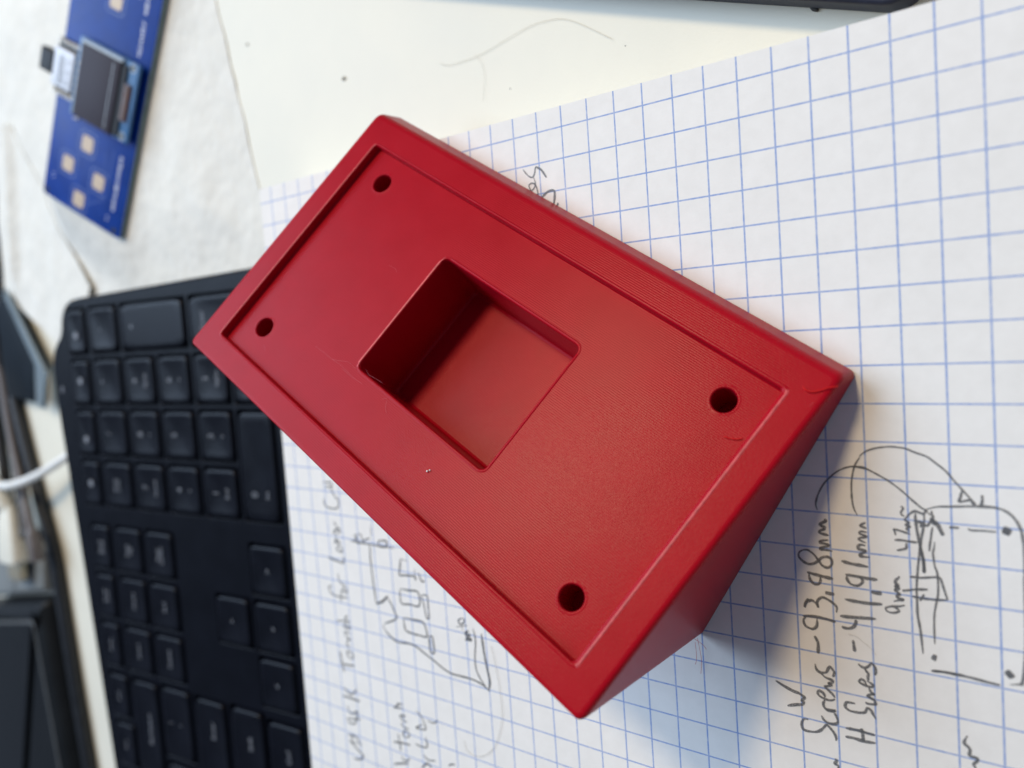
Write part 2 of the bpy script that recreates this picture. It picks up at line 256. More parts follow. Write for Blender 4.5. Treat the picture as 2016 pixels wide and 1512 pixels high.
STROKES=[('leader_line',4,[-83,-756,-85,-745,-81,-730,-72,-712,-61,-699,-45,-685,-27,-677,-15,-676,-2,-677,10,-682]),('leader_line',4,[-19,-676,-16,-676,1,-679,18,-687,37,-698,55,-712,69,-725,84,-738,90,-741,96,-749]),('leader_line',4,[-16,-759,-22,-746,-24,-729,-24,-710,-22,-693,-17,-674,-8,-659]),('leader_line',4,[-9,-658,2,-649,19,-643,40,-640,62,-642,77,-648,94,-654,107,-664,120,-675,131,-689,143,-704,152,-715,160,-726]),('leader_line',5,[143,-704,140,-716,138,-723,147,-721,157,-718]),('leader_line',7,[155,-721,158,-724,160,-727]),('leader_line',6,[170,-710,170,-719,168,-728]),('plate_sketch',5,[90,-740,106,-734,125,-732,156,-729,177,-728,191,-729,203,-734,213,-744,220,-759,223,-779,224,-802,223,-849,223,-895,222,-943,217,-995,211,-1001,200,-1004]),('plate_sketch',6,[89,-1006,109,-1004,127,-1004,148,-1005,169,-1007,187,-1008]),('plate_sketch',6,[90,-1006,109,-1004,127,-1005]),('plate_sketch',5,[59,-758,64,-751,73,-744,81,-746,87,-747,90,-740]),('plate_sketch',6,[75,-747,74,-754,75,-768,76,-777,78,-791,81,-808,83,-820,84,-830,84,-844]),('plate_sketch',7,[80,-804,83,-820,84,-833,84,-845]),('plate_sketch',5,[87,-747,87,-757,86,-767,82,-787,80,-800,77,-821,74,-846,72,-871,72,-891,72,-915,75,-938,77,-963,78,-980]),('plate_sketch',5,[99,-741,98,-747,100,-752,91,-766,86,-763]),('plate_sketch',6,[76,-761,83,-762,81,-770]),('plate_sketch',8,[97,-757,102,-759,107,-764,111,-773,114,-780]),('plate_sketch',7,[98,-752,99,-759,105,-763]),('plate_sketch',4,[99,-767,97,-777,96,-785,94,-797,93,-808]),('plate_sketch',4,[101,-791,100,-801,98,-810,99,-821,100,-831,103,-840,104,-853,104,-866,103,-880,100,-894,97,-911,96,-934,96,-948,96,-960]),('plate_sketch',5,[123,-766,128,-765,137,-765]),('plate_sketch',4,[149,-765,155,-767,169,-766,188,-766]),('plate_sketch',9,[196,-761,201,-763,207,-766]),('plate_sketch',8,[198,-759,202,-766,205,-767]),('plate_sketch',5,[62,-854,71,-853,80,-853,95,-850,107,-848]),('plate_sketch',5,[107,-848,109,-854,111,-862,114,-873,117,-884]),('plate_sketch',5,[117,-884,103,-886,88,-887,76,-887,64,-886]),('plate_sketch',5,[50,-879,58,-877,69,-874,89,-871]),('plate_sketch',4,[77,-892,79,-887,83,-880]),('dimension_label',5,[44,-812,51,-810,58,-807,59,-803,59,-798]),('dimension_label',5,[41,-795,52,-794,64,-795,76,-795]),('dimension_label',5,[43,-787,42,-781,41,-777,52,-779,66,-783]),('dimension_label',5,[60,-756,58,-760,64,-764,59,-768,66,-770,60,-774,65,-778]),('dimension_label',4,[52,-738,55,-739,56,-742,53,-746,53,-751,58,-754]),('dimension_label',5,[53,-903,45,-906,33,-908,25,-911,23,-914,26,-918,34,-919,42,-916,44,-914,40,-910,33,-908]),('dimension_label',6,[46,-855,45,-858,41,-862,40,-867,44,-871,40,-873,45,-876,39,-879,42,-882,46,-886,42,-888,43,-892,51,-894,44,-896,36,-899]),('height_note',5,[-3,-770,-10,-774,-12,-777,-2,-780]),('height_note',5,[-2,-787,-11,-786,-14,-790,-3,-794,-14,-798,-15,-801,-4,-805]),('height_note',6,[-5,-810,-12,-809,-17,-812,-16,-817,-5,-819,-14,-826,-13,-829,1,-829]),('height_note',7,[-46,-841,-30,-844,-13,-845,-2,-846]),('height_note',7,[-40,-864,-22,-865,-6,-866,12,-866]),('height_note',6,[-38,-866,-37,-873,-31,-880,-21,-881,-14,-876,-12,-871,-17,-865]),('height_note',8,[1,-888,9,-889,18,-888]),('height_note',7,[-43,-908,-24,-909,-3,-909,18,-907]),('height_note',7,[-50,-957,-45,-959,-36,-958,-29,-953,-26,-946,-26,-941]),('height_note',7,[-52,-939,-34,-938,-14,-936,7,-934]),('width_note',6,[-72,-771,-69,-774,-78,-779,-79,-782,-69,-786]),('width_note',6,[-70,-788,-80,-792,-80,-796,-65,-799]),('width_note',6,[-66,-807,-76,-809,-81,-813,-65,-816,-79,-822,-80,-825,-72,-825,-60,-826]),('width_note',6,[-112,-830,-118,-835,-119,-843,-111,-851,-101,-854,-90,-850,-79,-840,-70,-837,-63,-840,-62,-849,-69,-856,-78,-854,-85,-845,-93,-835,-103,-829,-112,-830]),('width_note',7,[-106,-869,-94,-871,-79,-873,-61,-875]),('width_note',6,[-103,-870,-101,-881,-95,-888,-87,-888,-83,-882,-83,-875]),('width_note',8,[-76,-901,-68,-902,-60,-902]),('width_note',6,[-105,-917,-111,-925,-113,-934]),('width_note',6,[-112,-934,-109,-924,-100,-919,-92,-924,-89,-930,-90,-919,-82,-911,-72,-913,-62,-919,-57,-925,-58,-934]),('width_note',6,[-111,-950,-116,-957,-113,-967,-101,-971,-93,-964,-92,-951]),('width_note',7,[-117,-950,-100,-948,-85,-948,-74,-949,-60,-951]),('width_note',7,[-98,-983,-94,-990,-92,-998,-93,-1014]),('width_note',6,[-99,-1034,-98,-1041,-95,-1046,-88,-1048,-80,-1045,-76,-1037,-73,-1034,-69,-1038,-66,-1043,-68,-1049,-70,-1051]),('width_note',6,[-90,-1049,-82,-1055,-70,-1058,-71,-1062,-77,-1065,-72,-1067,-78,-1070,-84,-1072,-81,-1075,-76,-1079,-70,-1084,-67,-1089]),('width_note',6,[-67,-1091,-74,-1095,-84,-1095,-93,-1092,-97,-1087,-94,-1082,-87,-1085,-84,-1092]),('width_note',6,[-85,-1097,-88,-1105,-85,-1112,-79,-1115,-66,-1113]),('width_note',6,[-84,-1113,-75,-1113,-66,-1112]),('width_note',6,[-92,-1127,-89,-1133,-83,-1137,-74,-1138,-66,-1135,-64,-1130,-66,-1122,-70,-1116]),('width_note',6,[-116,-1140,-124,-1142,-128,-1149,-128,-1157,-124,-1162,-113,-1162,-103,-1160,-95,-1155,-88,-1147,-84,-1142,-78,-1146,-71,-1154,-68,-1162,-69,-1167]),('width_note',7,[-173,-1081,-160,-1087,-143,-1093,-132,-1095,-125,-1098,-121,-1101,-124,-1105,-128,-1109]),('width_note',7,[-128,-1108,-123,-1110,-126,-1115,-137,-1118,-153,-1124]),('height_note',7,[-51,-1139,-29,-1138,-14,-1139,-2,-1139]),('height_note',7,[-52,-1155,-38,-1154,-21,-1155,-2,-1153]),('height_note',7,[-25,-1133,-23,-1140,-22,-1155]),('height_note',6,[-33,-1091,-39,-1091,-47,-1092,-50,-1097,-49,-1102,-42,-1106,-33,-1106,-24,-1105,-17,-1102,-13,-1094,-7,-1097,-4,-1103,0,-1110]),('height_note',6,[-16,-1084,-12,-1086,-4,-1085,1,-1084,0,-1080,-2,-1076,-10,-1074]),('height_note',6,[-9,-1057,-6,-1064,-1,-1067,-5,-1068,-12,-1072,-7,-1075,-2,-1078]),('height_note',6,[-12,-1045,-5,-1049,-2,-1052,-5,-1055,-12,-1055,-20,-1053,-25,-1050,-21,-1045,-16,-1047,-13,-1054]),('height_note',6,[-15,-1025,-12,-1029,-9,-1033,-10,-1038,-10,-1042,-11,-1044]),('height_note',6,[-25,-1018,-21,-1022,-14,-1023,-8,-1019,-3,-1013,2,-1019,3,-1027,1,-1033]),('height_note',7,[-32,-978,-31,-988,-30,-998]),('plate_sketch',9,[91,-981,95,-983,98,-984]),('plate_sketch',9,[195,-983,200,-988,204,-993]),('plate_sketch',9,[197,-985,202,-992]),('scribble',6,[139,-1102,135,-1110,134,-1116,140,-1121,142,-1126,141,-1134,152,-1136,151,-1141,146,-1147,148,-1151,149,-1157]),('scribble',6,[-72,-1201,-69,-1204,-73,-1210,-67,-1212,-67,-1220]),('top_note',4,[-676,-69,-669,-78,-661,-86,-652,-89,-646,-81,-643,-71,-639,-69]),('top_note',6,[-641,-69,-629,-77,-622,-86,-616,-96]),('top_note',4,[-649,-90,-646,-102,-649,-111,-657,-116,-662,-110,-663,-104,-656,-101,-648,-104,-643,-113,-641,-124,-644,-129,-652,-127]),('top_note',6,[-636,-137,-626,-131,-615,-125,-604,-124,-598,-127,-598,-137,-600,-147,-603,-158]),('top_note',5,[-618,-142,-619,-149]),('top_note',6,[-590,-152,-593,-157,-594,-163]),('heading_note',4,[-1460,-797,-1438,-797,-1425,-796,-1424,-807,-1453,-810]),('heading_note',4,[-1423,-803,-1424,-821,-1412,-835,-1404,-844]),('heading_note',4,[-1462,-844,-1463,-856,-1452,-867,-1430,-870,-1410,-868,-1399,-858,-1401,-835]),('heading_note',5,[-1467,-1012,-1450,-1016,-1424,-1019,-1400,-1021,-1398,-1004]),('heading_note',4,[-1398,-990,-1420,-989,-1423,-981,-1409,-974,-1401,-984,-1407,-995]),('heading_note',4,[-1435,-971,-1420,-958,-1408,-967,-1427,-965,-1421,-949]),('heading_note',4,[-1414,-943,-1431,-939,-1423,-930,-1404,-936,-1405,-925,-1420,-929,-1435,-940]),('heading_note',4,[-1407,-928,-1421,-915,-1426,-906]),('heading_note',4,[-1461,-1095,-1473,-1099,-1474,-1107,-1464,-1118,-1433,-1122,-1393,-1119]),('heading_note',4,[-1426,-1137,-1422,-1119,-1417,-1101,-1400,-1106,-1393,-1102,-1403,-1092,-1418,-1096]),('heading_note',4,[-1429,-1055,-1426,-1071,-1419,-1081,-1400,-1086]),('car_sketch',4,[-1346,-936,-1334,-941,-1344,-952,-1323,-958,-1333,-948,-1337,-932]),('car_sketch',4,[-1328,-930,-1314,-934,-1311,-946,-1307,-956,-1301,-945,-1278,-938]),('car_sketch',4,[-1363,-953,-1329,-955,-1304,-955,-1251,-955,-1185,-954]),('car_sketch',5,[-1244,-940,-1214,-939,-1218,-954,-1245,-955,-1243,-939]),('car_sketch',4,[-1273,-905,-1273,-931]),('car_sketch',5,[-1282,-953,-1283,-976,-1284,-995,-1282,-1036,-1279,-1077,-1275,-1116]),('car_sketch',7,[-1275,-1116,-1250,-1107,-1226,-1088]),('car_sketch',5,[-1228,-1092,-1211,-1113,-1202,-1131,-1196,-1139,-1208,-1150,-1247,-1166]),('car_sketch',5,[-1254,-1170,-1245,-1186,-1221,-1201,-1197,-1208,-1160,-1204,-1130,-1207,-1098,-1220,-1067,-1232,-1040,-1244,-1009,-1252,-963,-1251,-932,-1252,-906,-1258,-886,-1268]),('car_sketch',5,[-1165,-980,-1169,-1002,-1173,-1023,-1147,-1021,-1116,-1020,-1114,-1030]),('car_sketch',4,[-1165,-980,-1138,-982]),('car_sketch',4,[-1114,-1000,-1116,-1029]),('car_sketch',5,[-1174,-1060,-1144,-1060,-1108,-1060,-1108,-1095,-1144,-1097,-1175,-1098,-1176,-1062]),('car_sketch',4,[-1096,-1065,-1076,-1064,-1075,-1091,-1075,-1120,-1084,-1121,-1090,-1093,-1096,-1065]),('car_sketch',4,[-1101,-1008,-1092,-1028,-1080,-1026]),('car_sketch',5,[-1171,-1137,-1134,-1136,-1100,-1136,-1089,-1154,-1089,-1173,-1115,-1174,-1138,-1174,-1164,-1171,-1170,-1156,-1171,-1137]),('car_sketch',5,[-1080,-1170,-1069,-1168,-1066,-1187,-1066,-1210,-1079,-1210,-1081,-1190,-1080,-1170]),('motor_label',4,[-959,-1101,-972,-1109,-969,-1117,-957,-1114,-952,-1105,-959,-1101]),('motor_label',4,[-981,-1127,-944,-1117]),('motor_label',4,[-965,-1119,-959,-1133]),('motor_label',4,[-957,-1139,-942,-1130,-952,-1143,-936,-1138,-945,-1147]),('motor_label',6,[-955,-1155,-933,-1151,-944,-1148,-952,-1151]),('car_sketch',6,[-889,-1269,-883,-1245,-888,-1216,-893,-1188,-896,-1163,-899,-1129]),('car_sketch',4,[-892,-1266,-911,-1246,-924,-1224,-926,-1194,-920,-1151,-925,-1121]),('heading_note',6,[-1448,-1283,-1445,-1311,-1437,-1341]),('heading_note',5,[-1441,-1319,-1414,-1316,-1389,-1313]),('heading_note',4,[-1401,-1296,-1417,-1287,-1413,-1275,-1396,-1279,-1390,-1287,-1401,-1296]),('heading_note',4,[-1403,-1261,-1416,-1258,-1409,-1242,-1396,-1242]),('heading_note',4,[-1400,-1237,-1417,-1232,-1420,-1221,-1398,-1223]),('heading_note',4,[-1406,-1215,-1395,-1202,-1418,-1209,-1419,-1197,-1399,-1195]),('heading_note',4,[-1393,-1187,-1415,-1188,-1452,-1195]),('heading_note',4,[-1402,-1189,-1414,-1179,-1400,-1172]),('heading_note',6,[-1454,-1414,-1418,-1413,-1378,-1413]),('heading_note',5,[-1444,-1388,-1417,-1402,-1388,-1381]),('heading_note',5,[-1437,-1439,-1428,-1457,-1415,-1458,-1399,-1447,-1395,-1453,-1410,-1485,-1432,-1488,-1441,-1484]),('heading_note',4,[-1445,-1479,-1417,-1473,-1382,-1466]),('heading_note',5,[-1446,-1527,-1422,-1523,-1404,-1526,-1399,-1538,-1387,-1543]),('heading_note',5,[-1444,-1543,-1427,-1549,-1403,-1562,-1385,-1572,-1392,-1583,-1410,-1590,-1428,-1591]),('heading_note',4,[-1422,-1523,-1430,-1541,-1409,-1544]),('side_note',5,[-1229,-1466,-1226,-1487,-1223,-1512]),('side_note',5,[-1249,-1494,-1216,-1488,-1184,-1485]),('side_note',4,[-1194,-1467,-1209,-1466,-1204,-1451,-1188,-1452,-1184,-1460,-1194,-1467]),('side_note',4,[-1184,-1442,-1206,-1440,-1213,-1431]),('side_note',4,[-1189,-1425,-1208,-1421,-1215,-1412,-1195,-1410,-1208,-1406]),('side_note',4,[-1201,-1389,-1237,-1395,-1220,-1385,-1221,-1380,-1201,-1379]),('side_note',5,[-1255,-1558,-1227,-1548,-1197,-1540]),('side_note',4,[-1220,-1525,-1217,-1535,-1198,-1532,-1191,-1522]),('side_note',4,[-1150,-1382,-1133,-1394,-1123,-1410,-1121,-1426,-1148,-1430,-1155,-1429,-1131,-1415]),('side_note',4,[-1164,-1476,-1138,-1477,-1119,-1471,-1123,-1445]),('side_note',4,[-1135,-1498,-1119,-1507,-1093,-1502]),('side_note',5,[-1147,-1537,-1124,-1518,-1109,-1527]),('side_note',4,[-1046,-1502,-1035,-1494,-1023,-1492]),('side_note',3,[-1111,-1399,-1089,-1400,-1072,-1389])]
HAIRS={'paper':[(-98.2,-141.6,0.2),(-98.0,-143.1,0.2),(-96.8,-144.4,0.2),(-94.8,-144.6,0.2),(-92.8,-144.2,0.2),(-90.0,-142.4,0.2),(-87.8,-139.8,0.2),(-86.2,-136.4,0.2),(-85.0,-132.1,0.2),(-85.0,-127.1,0.2),(-85.7,-121.1,0.2),(-86.3,-117.6,0.2),(-86.9,-115.2,0.2)],'short':[(-3.9,-96.8,0.2),(-2.6,-97.0,0.2),(-1.3,-97.9,0.2),(-0.4,-98.5,0.2),(0.5,-99.6,0.2)],'desk':[(-102.0,26.9,-13.6),(-99.7,25.7,-13.6),(-94.6,25.3,-13.6),(-87.9,25.5,-13.6),(-79.9,26.9,-13.6),(-73.8,27.8,-13.6),(-68.7,27.7,-13.6),(-63.9,26.7,-13.6),(-58.7,23.8,-13.6),(-51.9,19.1,-13.6)],'desk2':[(-90.5,26.1,-13.6),(-88.5,23.3,-13.6),(-88.0,19.6,-13.6),(-88.8,14.4,-13.6)]}
FILAMENTS={'red':[[(56.71,-29.38,0.35),(57.25,-29.05,0.35),(58.21,-29.23,0.35),(59.14,-30.12,0.35),(59.94,-31.17,0.35),(61.08,-32.25,0.35)],[(50.84,-15.65,-1.5),(51.9,-16.03,-1.5),(52.87,-16.53,-1.5),(53.45,-17.11,-1.5)]],'pale':[[(-31.46,16.8,-1.55),(-28.85,16.67,-1.55),(-25.58,16.6,-1.55),(-22.51,16.37,-1.55),(-19.05,16.59,-1.55)],[(-25.58,16.6,-1.55),(-23.3,15.64,-1.55),(-21.53,14.85,-1.55),(-18.83,14.98,-1.55)],[(-21.86,16.73,-1.5),(-19.33,16.77,-1.5),(-15.04,16.46,-1.5)],[(-16.56,13.73,-1.5),(-15.3,14.16,-1.5),(-13.69,13.93,-1.5),(-11.37,13.65,-1.5)],[(-8.77,16.19,-1.5),(-7.97,15.46,-1.5),(-7.06,16.86,-1.5),(-5.94,17.71,-1.5)],[(-29.87,-6.58,-1.5),(-27.8,-6.74,-1.5),(-26.75,-6.32,-1.5)],[(-43.35,24.03,-1.5),(-41.86,24.66,-1.5)],[(59.36,-27.07,0.2),(59.49,-28.01,0.2)]]}
SPECKS=[(9.93, 21.03, -1.6), (10.23, 20.57, -1.6)]

# ------------------------------------------------------------------ setting: the desk
DZ = -14.0
bm = bmesh.new(); slab(bm, [(-900, -650), (420, -650), (420, 600), (-900, 600)], DZ - 25, DZ, 2)
tag(obj('desk_top', bm, M['desk']), kind='structure')

# ------------------------------------------------------------------ grid-paper notepad
pad = empty('grid_notepad', (0, 0, DZ * MM))
tag(pad, 'pad of blue-ruled grid paper covered with pencil notes, lying under the red case', 'notepad')
PX0, PX1, PY0, PY1 = -163.4, 52.0, -275.0, 4.2
bm = boxbm(PX0 + .3, PX1, PY0, PY1 - .3, 0.0, 13.7, 0.0)
obj('page_block', bm, M['paper'], pad)
bm = bmesh.new(); nx, ny = 60, 70
def page_z(x, y):
    u = (x - PX0) / (PX1 - PX0)
    return 13.92 + 0.10 * noise.noise((x / 60, y / 60, 0)) * min(1, (x - PX0) / 20)
g = [[bm.verts.new(((PX0 + (PX1 - PX0) * i / nx) * MM, (PY0 + (PY1 - PY0) * j / ny) * MM, page_z(PX0 + (PX1 - PX0) * i / nx, PY0 + (PY1 - PY0) * j / ny) * MM)) for j in range(ny + 1)] for i in range(nx + 1)]
for i in range(nx):
    for j in range(ny): bm.faces.new((g[i][j], g[i + 1][j], g[i + 1][j + 1], g[i][j + 1]))
skirt(bm, .15)
obj('top_page', bm, M['page'], pad, 40)
# pencil writing and sketches: flat strokes of graphite on the page
GB = {}
for grp, wdt, L in STROKES:
    bm = GB.setdefault(grp, None) or bmesh.new(); GB[grp] = bm
    pts = spline([(L[i] / 10, L[i + 1] / 10, 0) for i in range(0, len(L), 2)], 5)
    ws = {3: .28, 4: .32, 5: .39, 6: .47, 7: .56, 8: .70, 9: 1.05}[wdt] * (1.3 if grp in ('heading_note', 'car_sketch', 'side_note', 'motor_label') else 1)
    lv = []; rv = []
    for i, p in enumerate(pts):
        d = pts[min(i + 1, len(pts) - 1)] - pts[max(i - 1, 0)]
        if d.length < 1e-6: d = Vector((1, 0, 0))
        d.normalize(); s_ = Vector((-d.y, d.x, 0))
        t = i / max(1, len(pts) - 1); taper = min(1, .45 + 4 * t, .45 + 5 * (1 - t))
        w_ = ws / 2 * taper * (1 + .35 * noise.noise((p.x * .9, p.y * .9, wdt)))
        z = page_z(p.x, p.y) + .085
        lv.append(bm.verts.new(((p.x + s_.x * w_) * MM, (p.y + s_.y * w_) * MM, z * MM))); rv.append(bm.verts.new(((p.x - s_.x * w_) * MM, (p.y - s_.y * w_) * MM, z * MM)))
    for i in range(len(pts) - 1): bm.faces.new((lv[i], lv[i + 1], rv[i + 1], rv[i]))
for grp, bm in GB.items(): tag(obj('pencil_' + grp, bm, M['pencil'], pad), kind='stuff')

# ------------------------------------------------------------------ red printed enclosure
PSI = -0.5527325; TH = 0.5372125; CT, ST = math.cos(TH), math.sin(TH)
BZ = 24.0035
E1 = Vector((math.cos(PSI), math.sin(PSI), 0)); Y1 = Vector((-math.sin(PSI), math.cos(PSI), 0))
rotm = Matrix((E1, Y1, Vector((0, 0, 1)))).transposed()
case = empty('sloped_enclosure', (-67.9312 * MM, -44.9248 * MM, 0.06 * MM), rotm)
tag(case, 'red 3D-printed sloped enclosure with four screw holes and a square window pocket', 'plastic case')
def F(u, v, n=0.0):          # face coordinates (v runs from the low to the high edge) to enclosure coordinates, metres
    return Vector((u, -(v * CT - n * ST), BZ + v * ST + n * CT)) * MM
W2, D2, OV = 60.92, 34.62, 0.30
bm = bmesh.new(); SEG = 6
def wall(inset, lift, r):
    out = []
    for x, y in rrect(W2 - inset, D2 * CT - inset, r, SEG, 0, -OV * CT):
        v = -y / CT
        out.append(Vector((x, y, (BZ + v * ST + lift))) * MM)
    return out
def flat(inset, z, r): return [Vector((x, y, z)) * MM for x, y in rrect(W2 - inset, D2 * CT - inset, r, SEG, 0, -OV * CT)]
def face(hw, hd, r, n, cx=0, cy=0): return [F(x, -y, n) for x, y in rrect(hw, hd, r, SEG, cx, -cy)]
rs = [flat(.3, 0, 1.0), flat(.06, .1, 1.2), flat(0, .3, 1.25), wall(0, -1.3, 1.25), wall(.05, -.95, 1.2), wall(.17, -.58, 1.15), wall(.42, -.22, 1.05)]
rs += [face(W2 - .70, D2 - .74, .9, -.06, 0, OV), face(W2 - 1.1, D2 - 1.15, .8, 0, 0, OV), face(54.38 + .90, 27.81 + .72, 1.1, 0, .13, .45), face(54.38 + .67, 27.81 + .48, 1.0, .12, .14, .45), face(54.38 + .45, 27.81 + .28, .9, .09, .12, .45), face(54.38 + .08, 27.81 + .08, .8, -.15, -.05, .45), face(54.38, 27.81, .7, -.50, -.05, .45),
       face(54.38, 27.81, .7, -1.55, -.05, .45), face(54.38 - .12, 27.81 - .12, .6, -1.75, -.05, .45)]
R_ = [ring(bm, p) for p in rs]
for a, b_ in zip(R_, R_[1:]): bridge(bm, a, b_)
bm.faces.new(R_[0])
FN = -1.75
loops = [R_[-1]]
wu, wv, wcx, wcy = 19.16, 14.61, -.02, -.215
pr = [face(wu + .72, wv + .72, 2.0, FN, wcx, wcy), face(wu + .48, wv + .48, 1.8, FN + .10, wcx, wcy), face(wu + .28, wv + .28, 1.6, FN + .07, wcx, wcy), face(wu + .08, wv + .08, 1.4, FN - .15, wcx, wcy), face(wu, wv, 1.3, FN - .50, wcx, wcy), face(wu, wv, 1.3, -16.7, wcx, wcy), face(wu - .2, wv - .2, 1.2, -17.15, wcx, wcy), face(wu - .65, wv - .65, 1.0, -17.4, wcx, wcy)]
PR = [ring(bm, p) for p in pr]
for a, b_ in zip(PR, PR[1:]): bridge(bm, a, b_)
bm.faces.new(PR[-1]); loops.append(PR[0])
for su in (-1, 1):
    for sv in (-1, 1):
        cu, cv = su * 46.99, sv * 20.955
        def circ(r, n): return [F(cu + r * math.cos(2 * math.pi * k / 32), cv + r * math.sin(2 * math.pi * k / 32), n) for k in range(32)]
        HR = [ring(bm, circ(r, n)) for r, n in ((2.85, FN), (2.62, FN + .05), (2.42, FN + .02), (2.24, FN - .22), (2.20, -9.5))]
        for a, b_ in zip(HR, HR[1:]): bridge(bm, a, b_)
        bm.faces.new(HR[-1]); loops.append(HR[0])
edges = []
for lp in loops:
    for i in range(len(lp)): edges.append(bm.edges.get((lp[i], lp[(i + 1) % len(lp)])))
bmesh.ops.triangle_fill(bm, use_beauty=True, use_dissolve=False, edges=edges, normal=(F(0, 0, 1) - F(0, 0, 0)))
body = obj('printed_body', bm, M['red'], case, 38)
for p in body.data.polygons:
    if p.area > 2e-6 and len(p.vertices) >= 3: p.use_smooth = False
body.data.materials.append(M['paled'])
for p in body.data.polygons:                      # highlight painted in pale red on rims where the print's seams stand proud
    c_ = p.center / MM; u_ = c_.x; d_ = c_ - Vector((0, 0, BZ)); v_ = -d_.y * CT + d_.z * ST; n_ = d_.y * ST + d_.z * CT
    lit_rim = (54.75 < u_ < 55.5 and abs(v_ - .45) < 28 and .05 < n_ < .13) or (54.2 < u_ < 54.45 and abs(v_ - .45) < 28 and -1.76 < n_ < -1.54) or \
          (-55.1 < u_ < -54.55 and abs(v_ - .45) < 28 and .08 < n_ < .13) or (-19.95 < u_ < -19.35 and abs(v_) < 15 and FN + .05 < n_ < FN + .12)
    if lit_rim: p.material_index = 1
fz = Vector(F(0, 0, 1) - F(0, 0, 0)).normalized()
for p in body.data.polygons:
    if p.normal.dot(fz) > .9995: p.use_smooth = False
for nm, mt_, lst, r in (('filament_string', M['redfil'], FILAMENTS['red'], .10), ('filament_wisp', M['palefil'], FILAMENTS['pale'], .017)):
    for pts in lst:
        bm = bmesh.new(); tube(bm, [F(u, v, n + .05) / MM for u, v, n in spline(pts, 4)], r, 5); obj(nm, bm, mt_, case, 60)
# print stringing at the foot of the far lower corner
for pts in ([(60.9, -31, 1.5), (61.8, -31.6, 2.2), (62.6, -33.4, 1.6), (62.9, -35.5, .6)], [(60.7, -30.4, .8), (62.1, -31.8, 1.0), (63.6, -34, .7), (64.6, -36.6, .3)], [(60.6, -30.2, 2.0), (62.4, -29.6, 2.6), (63.4, -30.4, 1.8)]):
    bm = bmesh.new(); tube(bm, spline(pts, 5), .035, 5); obj('filament_wisp', bm, M['redfil'], case, 60)
# white dust specks lying on the face
for i, (u, v, n) in enumerate(SPECKS):
    bm = bmesh.new(); bmesh.ops.create_icosphere(bm, subdivisions=2, radius=.20 * MM if i == 0 else .15 * MM)
    for vv in bm.verts: vv.co *= 1 + .3 * noise.noise(vv.co * 9000)
    o = obj('dust_speck', bm, M['dust'], None, 60); o.location = case.matrix_world @ F(u, v, n + .16) if False else (Matrix.Translation(Vector((-67.9312, -44.9248, .06)) * MM) @ rotm.to_4x4()) @ F(u, v, n + .12)
    tag(o, ['larger white dust speck on the red face below the square pocket', 'smaller white dust speck on the red face touching the larger one'][i], 'dust speck', 'white specks on the red case')

# ------------------------------------------------------------------ keyboard
KO = Vector((-270.76, -21.03, 4.58)); KT = math.radians(7.39); KYAW = math.radians(-0.35)
kx = Vector((math.cos(KYAW) * math.cos(KT), math.sin(KYAW) * math.cos(KT), -math.sin(KT))); ky = Vector((-math.sin(KYAW), math.cos(KYAW), 0)); kz = kx.cross(ky)
krot = Matrix((kx, ky, kz)).transposed()
kb = empty('keyboard', KO * MM, krot)
tag(kb, 'black full-size keyboard with worn grey key legends rubbed by use, left of the grid pad', 'keyboard')
def kl(P): d = Vector(P) - KO; return Vector((d.dot(kx), d.dot(ky), d.dot(kz)))
outl = [(103, -5.4), (84, -5.4), (40, -4.2), (-7, -3.0), (-11, -2.6), (-14.2, -1.2), (-16.6, 1.2), (-18.2, 4.5), (-18.9, 8.2), (-20.2, 10.6), (-22.6, 12.6), (-25.0, 15.2), (-26.8, 19.0), (-27.4, 24), (-26, 45), (-21, 97), (-17.5, 135), (-13.5, 180), (-9, 235), (-6, 300), (103, 300)]
outl = [(u, -v) for u, v in outl]
bm = bmesh.new(); n = len(outl)
def kbottom(u, y):   # local z that brings the foot onto the desk
    return (DZ + .05 - KO.z - u * kx.z - y * ky.z) / kz.z
lv = []
ctr = Vector((40, -120))
for inset, zf in ((1.2, None), (0.3, -3.0), (0.0, -1.8), (0.35, -.6), (1.1, 0.0)):
    row = []
    for i, (u, y) in enumerate(outl):
        a = Vector(outl[i - 1]); b_ = Vector(outl[i]); c = Vector(outl[(i + 1) % n])
        d1 = (b_ - a).normalized(); d2 = (c - b_).normalized(); nn = Vector((d1.y + d2.y, -d1.x - d2.x)); nn.normalize()
        if nn.dot(b_ - ctr) < 0: nn = -nn
        p = b_ - nn * inset
        row.append(bm.verts.new(Vector((p.x, p.y, kbottom(p.x, p.y) if zf is None else zf)) * MM))
    lv.append(row)
for a, b_ in zip(lv, lv[1:]): bridge(bm, a, b_)
bm.faces.new(lv[0]); case_bm, case_rim = bm, lv[-1]; WELLS = []
txt_cache = {}
def text_mesh(s, size, mat, parent, loc, rz):
    cu = bpy.data.curves.new('legend', 'FONT'); cu.body = s; cu.size = size * MM; cu.align_x = 'CENTER'; cu.align_y = 'CENTER'; cu.extrude = 0.01 * MM
    cu.space_line = .8
    cu.materials.append(mat)
    o = bpy.data.objects.new('legend', cu); C.objects.link(o); o.parent = parent; o.location = Vector(loc) * MM; o.rotation_euler = (0, 0, rz)
    LEGENDS.append(o); return o
LEGENDS = []
